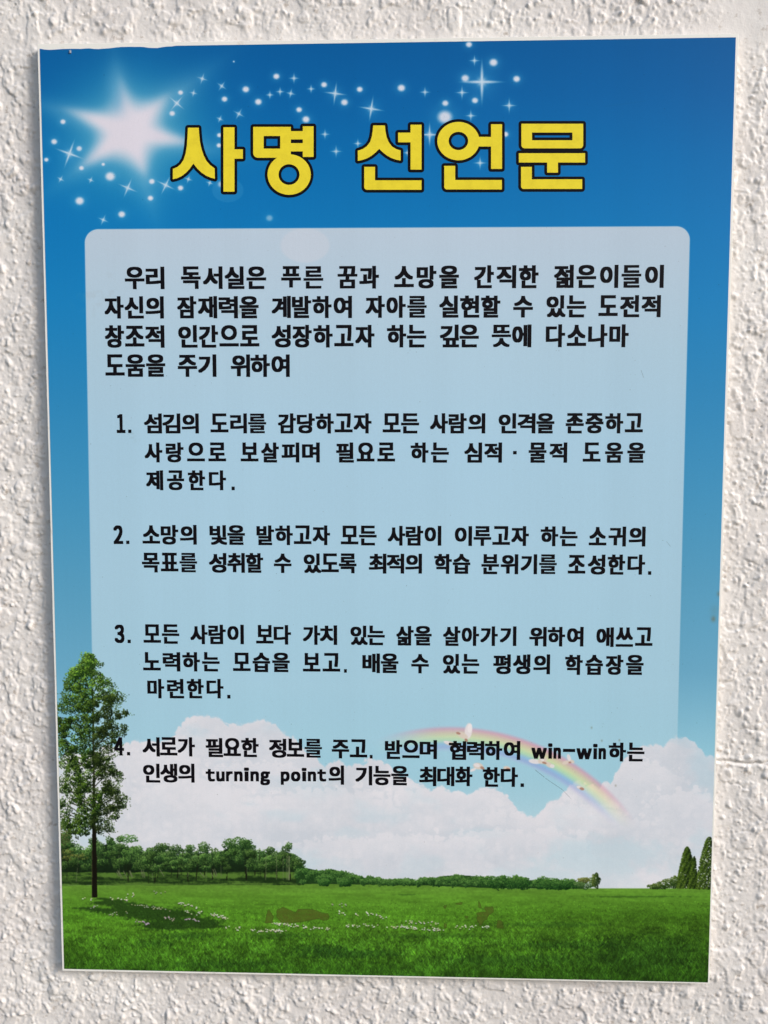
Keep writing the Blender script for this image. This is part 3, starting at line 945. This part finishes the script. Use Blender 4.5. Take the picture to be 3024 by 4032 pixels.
pm, t, b = nodes('glossy print', (0.5, 0.5, 0.5), 0.3, 0.2)
tx = N(t, 'ShaderNodeTexImage')
tx.image = bi
tx.interpolation = 'Linear'
tc = N(t, 'ShaderNodeTexCoord')
mp = N(t, 'ShaderNodeMapping')
mp.inputs['Scale'].default_value = (3.2, 1, 1.3)
nz = N(t, 'ShaderNodeTexNoise', Scale=1.6, Detail=1.0)
bp = N(t, 'ShaderNodeBump', Strength=0.35, Distance=0.003)
t.links.new(tx.outputs[0], b.inputs['Base Color'])
t.links.new(tc.outputs['Object'], mp.inputs[0])
t.links.new(mp.outputs[0], nz.inputs['Vector'])
t.links.new(nz.outputs['Fac'], bp.inputs['Height'])
t.links.new(bp.outputs[0], b.inputs['Normal'])


def build_sheet():
    # thin printed film; its top left edge is torn by a millimetre or two
    r = np.random.RandomState(9)
    n = 150
    top = []
    for i in range(n + 1):
        f = i / n
        x = -SW / 2 + f * SW
        tear = 0
        if f < 0.20:
            tear = 0.0009 * abs(math.sin(f * 47) + 0.5 * math.sin(f * 120)) + 0.0004 * r.rand()
            if f < 0.09:
                tear += 0.0007
        top.append((x, ZC + SH / 2 - tear))
    V = []
    nr = 2
    for (x, z) in top:
        V.append((x, YS, z))
        V.append((x, YS, ZC - SH / 2))
        V.append((x, YS + 0.00010, z))
        V.append((x, YS + 0.00010, ZC - SH / 2))
    F = []
    for i in range(n):
        a, c = 4 * i, 4 * i + 4
        F.append((a + 1, c + 1, c, a))
        F.append((a, c, c + 2, a + 2))
        F.append((a + 3, c + 3, c + 1, a + 1))
    F.append((0, 2, 3, 1))
    e = 4 * n
    F.append((e, e + 1, e + 3, e + 2))
    o = mesh_obj('printed_sheet', V, F, pm, root)
    uv = o.data.uv_layers.new(name='UVMap')
    for lp in o.data.loops:
        co = o.data.vertices[lp.vertex_index].co
        uv.data[lp.index].uv = ((co.x + SW / 2) / SW, (co.z - (ZC - SH / 2)) / SH)
    return o


sheet = build_sheet()

# ------------------------------------------------------------------ lettering
ink, t, b = nodes('black ink', (0.005, 0.004, 0.006), 0.45, 0.08)
yel, t, b = nodes('yellow ink', (0.82, 0.62, 0.035), 0.45, 0.15)
tc = N(t, 'ShaderNodeTexCoord')
n1 = N(t, 'ShaderNodeTexNoise', Scale=90.0, Detail=5.0, Roughness=0.7)
r1 = N(t, 'ShaderNodeValToRGB')
r1.color_ramp.elements[0].position = 0.3
r1.color_ramp.elements[0].color = (0.76, 0.61, 0.03, 1)
r1.color_ramp.elements[1].position = 0.55
r1.color_ramp.elements[1].color = (0.86, 0.70, 0.035, 1)
t.links.new(tc.outputs['Object'], n1.inputs['Vector'])
t.links.new(n1.outputs['Fac'], r1.inputs[0])
t.links.new(r1.outputs[0], b.inputs['Base Color'])

# lines: (source y0, [words], y top/bottom at the left end and at the right end, glyph width)
# words: (crop, text, x0, x1); crops start at x = 300 (L) or 1400 (R), one crop pixel is 0.8439 photo pixels
K = 0.8439
LINES = [
    (1000, [('L', '우리', 228, 413), ('L', '독서실은', 490, 887), ('L', '푸른', 957, 1153), ('L', '꿈과', 1220, 1413), ('R', '소망을', 180, 482), ('R', '간직한', 553, 853), ('R', '젊은이들이', 925, 1437)], (60, 165, 50, 158), 92),
    (1000, [('L', '자신의', 133, 410), ('L', '잠재력을', 472, 852), ('L', '계발하여', 912, 1287), ('L', '자아를', 1350, 1635), ('R', '실현할', 390, 675), ('R', '수', 735, 827), ('R', '있는', 890, 1075), ('R', '도전적', 1133, 1423)], (198, 302, 192, 295), 90),
    (1000, [('L', '창조적', 135, 413), ('L', '인간으로', 477, 855), ('L', '성장하고자', 912, 1392), ('L', '하는', 1450, 1633), ('R', '깊은', 393, 575), ('R', '뜻에', 635, 820), ('R', '다소나마', 887, 1273)], (333, 438, 328, 435), 90),
    (1000, [('L', '도움을', 137, 417), ('L', '주기', 475, 655), ('L', '위하여', 722, 997)], (468, 573, 469, 574), 90),
    (1580, [('L', '1.', 190, 258), ('L', '섬김의', 317, 573), ('L', '도리를', 627, 887), ('L', '감당하고자', 942, 1378), ('L', '모든', 1430, 1600), ('R', '사람의', 347, 605), ('R', '인격을', 667, 927), ('R', '존중하고', 980, 1340)], (57, 150, 55, 150), 84),
    (1580, [('L', '사랑으로', 320, 700), ('L', '보살피며', 768, 1137), ('L', '필요로', 1213, 1488), ('R', '하는', 257, 435), ('R', '심적', 507, 683), ('R', '·', 735, 752), ('R', '물적', 807, 987), ('R', '도움을', 1060, 1350)], (192, 285, 192, 287), 83),
    (1580, [('L', '제공한다', 327, 700), ('L', '.', 725, 740)], (322, 415, 322, 415), 80),
    (2000, [('L', '2.', 175, 250), ('L', '소망의', 310, 563), ('L', '빛을', 623, 788), ('L', '발하고자', 842, 1185), ('L', '모든', 1235, 1402), ('R', '사람이', 150, 400), ('R', '이루고자', 463, 808), ('R', '하는', 863, 1035), ('R', '소귀의', 1088, 1352)], (78, 170, 87, 180), 82),
    (2000, [('L', '목표를', 308, 565), ('L', '성취할', 620, 873), ('L', '수', 923, 1005), ('L', '있도록', 1062, 1308), ('R', '최적의', 62, 310), ('R', '학습', 367, 535), ('R', '분위기를', 587, 938), ('R', '조성한다', 990, 1350), ('R', '.', 1365, 1380)], (208, 300, 218, 312), 82),
    (2400, [('L', '3.', 180, 257), ('L', '모든', 315, 482), ('L', '사람이', 533, 783), ('L', '보다', 840, 1003), ('L', '가치', 1058, 1218), ('L', '있는', 1280, 1440), ('R', '삶을', 190, 355), ('R', '살아가기', 408, 750), ('R', '위하여', 810, 1063), ('R', '애쓰고', 1123, 1385)], (67, 158, 83, 175), 81),
    (2400, [('L', '노력하는', 313, 670), ('L', '모습을', 732, 997), ('L', '보고', 1058, 1232), ('L', '.', 1250, 1263), ('R', '배울', 32, 200), ('R', '수', 260, 342), ('R', '있는', 407, 577), ('R', '평생의', 642, 907), ('R', '학습장을', 977, 1343)], (197, 287, 212, 306), 82),
    (2400, [('L', '마련한다', 333, 688), ('L', '.', 705, 720)], (322, 413, 324, 415), 79),
    (2800, [('L', '4.', 178, 253), ('L', '서로가', 310, 555), ('L', '필요한', 605, 852), ('L', '정보를', 900, 1147), ('L', '주고', 1193, 1358), ('L', '.', 1370, 1383), ('R', '받으며', 137, 380), ('R', '협력하여', 435, 768), ('R', 'win', 820, 958), ('R', '–', 968, 1025), ('R', 'win', 1030, 1168), ('R', '하는', 1180, 1347)], (118, 208, 147, 235), 81),
    (2800, [('L', '인생의', 313, 553), ('L', 'turning', 605, 905), ('L', 'point', 955, 1167), ('L', '의', 1178, 1250), ('L', '기능을', 1303, 1550), ('R', '최대화', 297, 545), ('R', '한다', 593, 757), ('R', '.', 770, 786)], (243, 331, 262, 354), 80),
]
full = lambda q: chr(ord(q) + 0xFEE0)               # full-width form, so that letters share the Hangul face
LATIN = {'1.', '2.', '3.', '4.', 'win', 'turning', 'point'}


def glyph_meshes():
    want = set()
    for _, words, _, _ in LINES:
        for _, s, _, _ in words:
            if s in LATIN:
                want.update(full(q) for q in s)
            elif s not in ('.', '·', '–'):
                want.update(s)
    tmp = {}
    for s in sorted(want):
        c = bpy.data.curves.new('tmp_text', 'FONT')
        c.body = s
        c.size = 1.0
        c.resolution_u = 4
        o = bpy.data.objects.new('tmp_text', c)
        COL.objects.link(o)
        tmp[s] = o
    dg = bpy.context.evaluated_depsgraph_get()
    dg.update()
    out = {}
    for s, o in tmp.items():
        me = o.evaluated_get(dg).to_mesh()
        me.calc_loop_triangles()
        v = np.array([tuple(p.co)[:2] for p in me.vertices])
        f = np.array([tuple(p.vertices) for p in me.loop_triangles])
        a, b_, c_ = v[f[:, 0]], v[f[:, 1]], v[f[:, 2]]
        cr = (b_[:, 0] - a[:, 0]) * (c_[:, 1] - a[:, 1]) - (b_[:, 1] - a[:, 1]) * (c_[:, 0] - a[:, 0])
        fl = cr > 0                                  # face -Y once x stays and y becomes z
        f[~fl] = f[~fl][:, [0, 2, 1]]
        out[s] = (v, f)
        o.evaluated_get(dg).to_mesh_clear()
    for s, o in tmp.items():
        c = o.data
        bpy.data.objects.remove(o)
        bpy.data.curves.remove(c)
    return out


GL = glyph_meshes()
Y_INK = YS - 0.00006


def line_mesh(y0, words, ys, gw):
    tl, bl, tr, br = ys
    x_first = 300 if words[0][0] == 'L' else 1400
    xa = x_first + words[0][2] * K
    xb = (300 if words[-1][0] == 'L' else 1400) + words[-1][3] * K
    V, F = [], []
    cnt = 0

    def ycrop(px, a, c):
        f = (px - xa) / (xb - xa + 1e-9)
        return y0 + (a + (c - a) * f) * K

    def add(v, f, shifts):
        nonlocal cnt
        if len(shifts) >= 4:                           # fill in between the corner copies
            ax, az = max(q[0] for q in shifts), max(q[1] for q in shifts)
            shifts = [(i * ax, j * az) for i in (-1, 0, 1) for j in (-1, 0, 1)]
        for k, (sx, sz) in enumerate(shifts):
            V.append(np.stack([v[:, 0] + sx, np.full(len(v), Y_INK - 0.000006 * k), v[:, 1] + sz], -1))
            F.append(f + cnt)
            cnt += len(v)

    def rect(px0, px1, py0, py1):
        (x0, z1), (x1, _), (_, z0) = at(px0, py0), at(px1, py0), at(px0, py1)
        add(np.array([(x0, z0), (x1, z0), (x1, z1), (x0, z1)]), np.array([(0, 1, 2), (0, 2, 3)]), [(0, 0)])

    mm = 0.000219                                     # one photo pixel on the sheet
    for crop, s, p0, p1 in words:
        off = 300 if crop == 'L' else 1400
        a, c = off + p0 * K, off + p1 * K
        yt, yb = ycrop((a + c) / 2, tl, tr), ycrop((a + c) / 2, bl, br)
        hh = yb - yt
        bx = 4.1 * (gw / 92)
        bz = 2.75 * (gw / 92)
        if s == '.':
            rect(a, c, yb - 17 * K, yb)
            continue
        if s == '·':
            rect(a, c, yt + hh * 0.42, yt + hh * 0.42 + 16 * K)
            continue
        if s == '–':
            rect(a, c, yt + hh * 0.37, yt + hh * 0.37 + 15 * K)
            continue
        if s in LATIN:
            # natural widths of the letters with even gaps, stretched to the measured word
            gl = [GL[full(q)] for q in s]
            ws = [(v[:, 0].max() - v[:, 0].min()) * {'i': 2.1, '.': 1.25, 'r': 0.9, 'm': 1.1, 'w': 1.2}.get(q, 1.0) for (v, f), q in zip(gl, s)]
            gap = 0.075 if s[0] not in '1234' else 0.16
            tot = sum(ws) + gap * (len(s) - 1)
            em = (c - a) / tot                         # photo pixels per em, across
            lo_ = min(v[:, 1].min() for (v, f), q in zip(gl, s))
            hi_ = max(v[:, 1].max() for (v, f), q in zip(gl, s))
            if s == 'win':
                pt, pb = yt + 0.09 * hh, yb - 0.09 * hh
            elif s == 'turning':
                pt, pb = yt + 15 * K, yb + 9 * K
            elif s == 'point':
                pt, pb = yt + 13 * K, yb + 3 * K
            else:
                pt, pb = yt + 0.03 * hh, yb - 0.02 * hh
            cur = a
            for (v, f), wd, q in zip(gl, ws, s):
                g0, g1 = cur, cur + wd * em
                cur = g1 + gap * em
                x0, zb = at(g0, pb)
                x1, _ = at(g1, pb)
                _, zt = at(g0, pt)
                sx, sz = 3.8 * mm, 2.8 * mm
                if q in '.':
                    rect(g0, g0 + 15 * K, pb - 16 * K, pb)
                    continue
                hx = v[:, 0].max() - v[:, 0].min()
                vv = np.stack([x0 + sx + (v[:, 0] - v[:, 0].min()) / hx * (x1 - x0 - 2 * sx),
                               zb + sz + (v[:, 1] - lo_) / (hi_ - lo_) * (zt - zb - 2 * sz)], -1)
                add(vv, f, [(-sx, -sz), (sx, -sz), (-sx, sz), (sx, sz), (0, 0)])
            continue
        n = len(s)
        g = gw * K
        if n == 1:
            g = c - a
        pitch = (c - a - g) / max(n - 1, 1)
        for i, ch in enumerate(s):
            v, f = GL[ch]
            lo, hi = v.min(0), v.max(0)
            ga, gc = a + i * pitch, a + i * pitch + g
            # cell of the syllable: most fill it, flat-bottomed vowels stop short
            top, bot = yt, yb
            if ch in '고로으소도조요보모노표푸':
                bot = yb - 0.055 * hh
            if ch in '소수주조':
                top = yt + 0.02 * hh
            if ch in '이의여기리어' and n > 1:
                ga2 = ga + 0.05 * g if i > 0 else ga
                gc = gc - (0.02 * g if i < n - 1 else 0)
                ga = ga2
            x0, zb = at(ga, bot)
            x1, _ = at(gc, bot)
            _, zt = at(ga, top)
            sx, sz = bx * mm, bz * mm
            dens = (hi[1] - lo[1])
            vv = np.stack([x0 + sx + (v[:, 0] - lo[0]) / (hi[0] - lo[0]) * (x1 - x0 - 2 * sx),
                           zb + sz + (v[:, 1] - lo[1]) / (hi[1] - lo[1]) * (zt - zb - 2 * sz)], -1)
            k = 0.72 if ch in '뜻를를들르른훌률꿈쓰' else 1.0
            add(vv, f, [(-sx, -sz * k), (sx, -sz * k), (-sx, sz * k), (sx, sz * k)])
    return np.vstack(V), np.vstack(F)


for (y0, words, ys, gw) in LINES:
    v, f = line_mesh(y0, words, ys, gw)
    mesh_obj('text_line', v, f, ink, root)

# ---- the yellow title: five syllables cut as shapes, each over its own black outline
KA = lambda p: at(600 + p[0] * 0.5425, 400 + p[1] * 0.5425)
KB = lambda p: at(1350 + p[0] * 0.6631, 400 + p[1] * 0.6631)


def smooth_poly(P, closed=True, it=2):
    return P


def ring(cx, cy, rx, ry, n=56):
    return [(cx + rx * math.cos(2 * math.pi * i / n), cy + ry * math.sin(2 * math.pi * i / n)) for i in range(n)]


def box(x0, y0, x1, y1):
    return [(x0, y0), (x1, y0), (x1, y1), (x0, y1)]


def rbl(x0, y0, x1, y1, r):
    """box with rounded lower left corner"""
    arc = [(x0 + r - r * math.sin(a), y1 - r + r * math.cos(a)) for a in np.linspace(0, math.pi / 2, 7)]
    return [(x0, y0), (x1, y0), (x1, y1)] + arc


def rbb(x0, y0, x1, y1, r):
    arc = [(x0 + r - r * math.sin(a), y1 - r + r * math.cos(a)) for a in np.linspace(0, math.pi / 2, 7)]
    arc2 = [(x1 - r + r * math.sin(a), y1 - r + r * math.cos(a)) for a in np.linspace(math.pi / 2, 0, 7)]
    return [(x0, y0), (x1, y0)] + arc2 + arc


def niun(x0, y0, w_, x1, y1, h_, r=16):
    arc = [(x0 + r - r * math.sin(a), y1 - r + r * math.cos(a)) for a in np.linspace(0, math.pi / 2, 7)]
    return [(x0, y0), (x0 + w_, y0), (x0 + w_, y1 - h_), (x1, y1 - h_), (x1, y1)] + arc


SIOT_A = [(258, 190), (337, 190), (340, 240), (346, 295), (357, 345), (372, 390), (392, 430), (420, 462), (452, 485), (454, 560), (425, 553), (390, 538), (355, 514), (325, 485), (298, 450),
          (272, 487), (243, 518), (210, 543), (178, 557), (149, 564), (149, 489), (180, 476), (206, 455), (227, 422), (241, 380), (250, 325), (255, 260)]
SIOT_B = [(180, 142), (250, 142), (253, 178), (260, 212), (273, 243), (293, 268), (318, 283), (343, 290), (343, 350), (315, 345), (285, 334), (258, 318), (236, 300), (216, 281),
          (195, 302), (170, 322), (142, 338), (115, 347), (89, 352), (89, 292), (118, 282), (143, 265), (162, 240), (172, 208), (177, 175)]
TITLE = [
    (KA, [[SIOT_A], [box(516, 187, 596, 654)], [box(590, 347, 657, 415)]]),
    (KA, [[rbl(732, 184, 1005, 408, 34), box(808, 250, 928, 342)], [box(1092, 180, 1170, 402)], [box(1000, 215, 1097, 275)], [box(1000, 302, 1097, 362)],
          [ring(993, 530, 157, 147), ring(992, 530, 76, 75)]]),
    (KB, [[SIOT_B], [box(402, 138, 467, 404)], [box(328, 185, 406, 242)], [niun(127, 388, 64, 467, 524, 56)]]),
    (KB, [[ring(686, 235, 125, 114), ring(686, 234, 58, 54)], [box(798, 210, 884, 267)], [box(880, 135, 945, 400)], [niun(602, 382, 65, 944, 522, 56)]]),
    (KB, [[rbb(1060, 132, 1427, 278, 20), box(1123, 184, 1363, 230)], [box(1045, 307, 1438, 362)], [box(1213, 358, 1277, 422)], [niun(1058, 388, 64, 1421, 519, 57)]]),
]


def title_letter(fn, shapes, idx):
    V, F = [], []
    OV, OF = [], []
    y = YS - 0.00014
    rad = 10.9 * 0.000219
    for si, contours in enumerate(shapes):
        P = [[Vector((*fn(p), 0)) for p in c] for c in contours]
        flat = [p for c in P for p in c]
        base = len(V)
        yy = y - 0.000012 * si
        V += [(p.x, yy, p.y) for p in flat]
        for tr in tessellate_polygon(P):
            a, b_, c_ = (flat[i] for i in tr)
            cr = (b_.x - a.x) * (c_.y - a.y) - (b_.y - a.y) * (c_.x - a.x)
            tr = tuple(tr) if cr > 0 else (tr[0], tr[2], tr[1])
            F.append(tuple(base + i for i in tr))
        # outline: a band along every edge and a disc on every corner
        yo = YS - 0.00006
        for c in P:
            n = len(c)
            for i in range(n):
                a, b_ = c[i], c[(i + 1) % n]
                d = (b_ - a)
                if d.length < 1e-7:
                    continue
                d.normalize()
                nn = Vector((-d.y, d.x, 0)) * rad
                k = len(OV)
                yk = yo - 0.0000004 * (k % 97)
                OV += [(q.x, yk, q.y) for q in (a - nn, b_ - nn, b_ + nn, a + nn)]
                OF += [(k, k + 1, k + 2), (k, k + 2, k + 3)]
                k = len(OV)
                m = 16
                yk = yo - 0.0000004 * ((k + 41) % 97)
                OV += [(a.x + rad * math.cos(2 * math.pi * q / m), yk, a.y + rad * math.sin(2 * math.pi * q / m)) for q in range(m)]
                OF += [(k, k + q, k + q + 1) for q in range(1, m - 1)]
    o = mesh_obj('title_letter', V, F, yel, root)
    u = mesh_obj('letter_outline', OV, OF, ink, o)
    return o


for i, (fn, shapes) in enumerate(TITLE):
    title_letter(fn, shapes, i)

# ---- staple near the top left corner
stm, t, b = nodes('worn staple steel', (0.55, 0.56, 0.56), 0.35, 0.5)
b.inputs['Metallic'].default_value = 0.7


def staple():
    x0, z1 = at(273.5, 198.5)
    x1, z0 = at(281, 210.5)
    bm = bmesh.new()
    bmesh.ops.create_cube(bm, size=1.0)
    for v in bm.verts:
        v.co = Vector(((x0 + x1) / 2 + v.co.x * (x1 - x0), YS - 0.0004 + v.co.y * 0.0008, (z0 + z1) / 2 + v.co.z * (z1 - z0)))
    bmesh.ops.bevel(bm, geom=bm.edges[:], offset=0.0002, segments=2, affect='EDGES')
    me = bpy.data.meshes.new('staple')
    bm.to_mesh(me)
    bm.free()
    me.materials.append(stm)
    link(bpy.data.objects.new('staple', me), root)


staple()
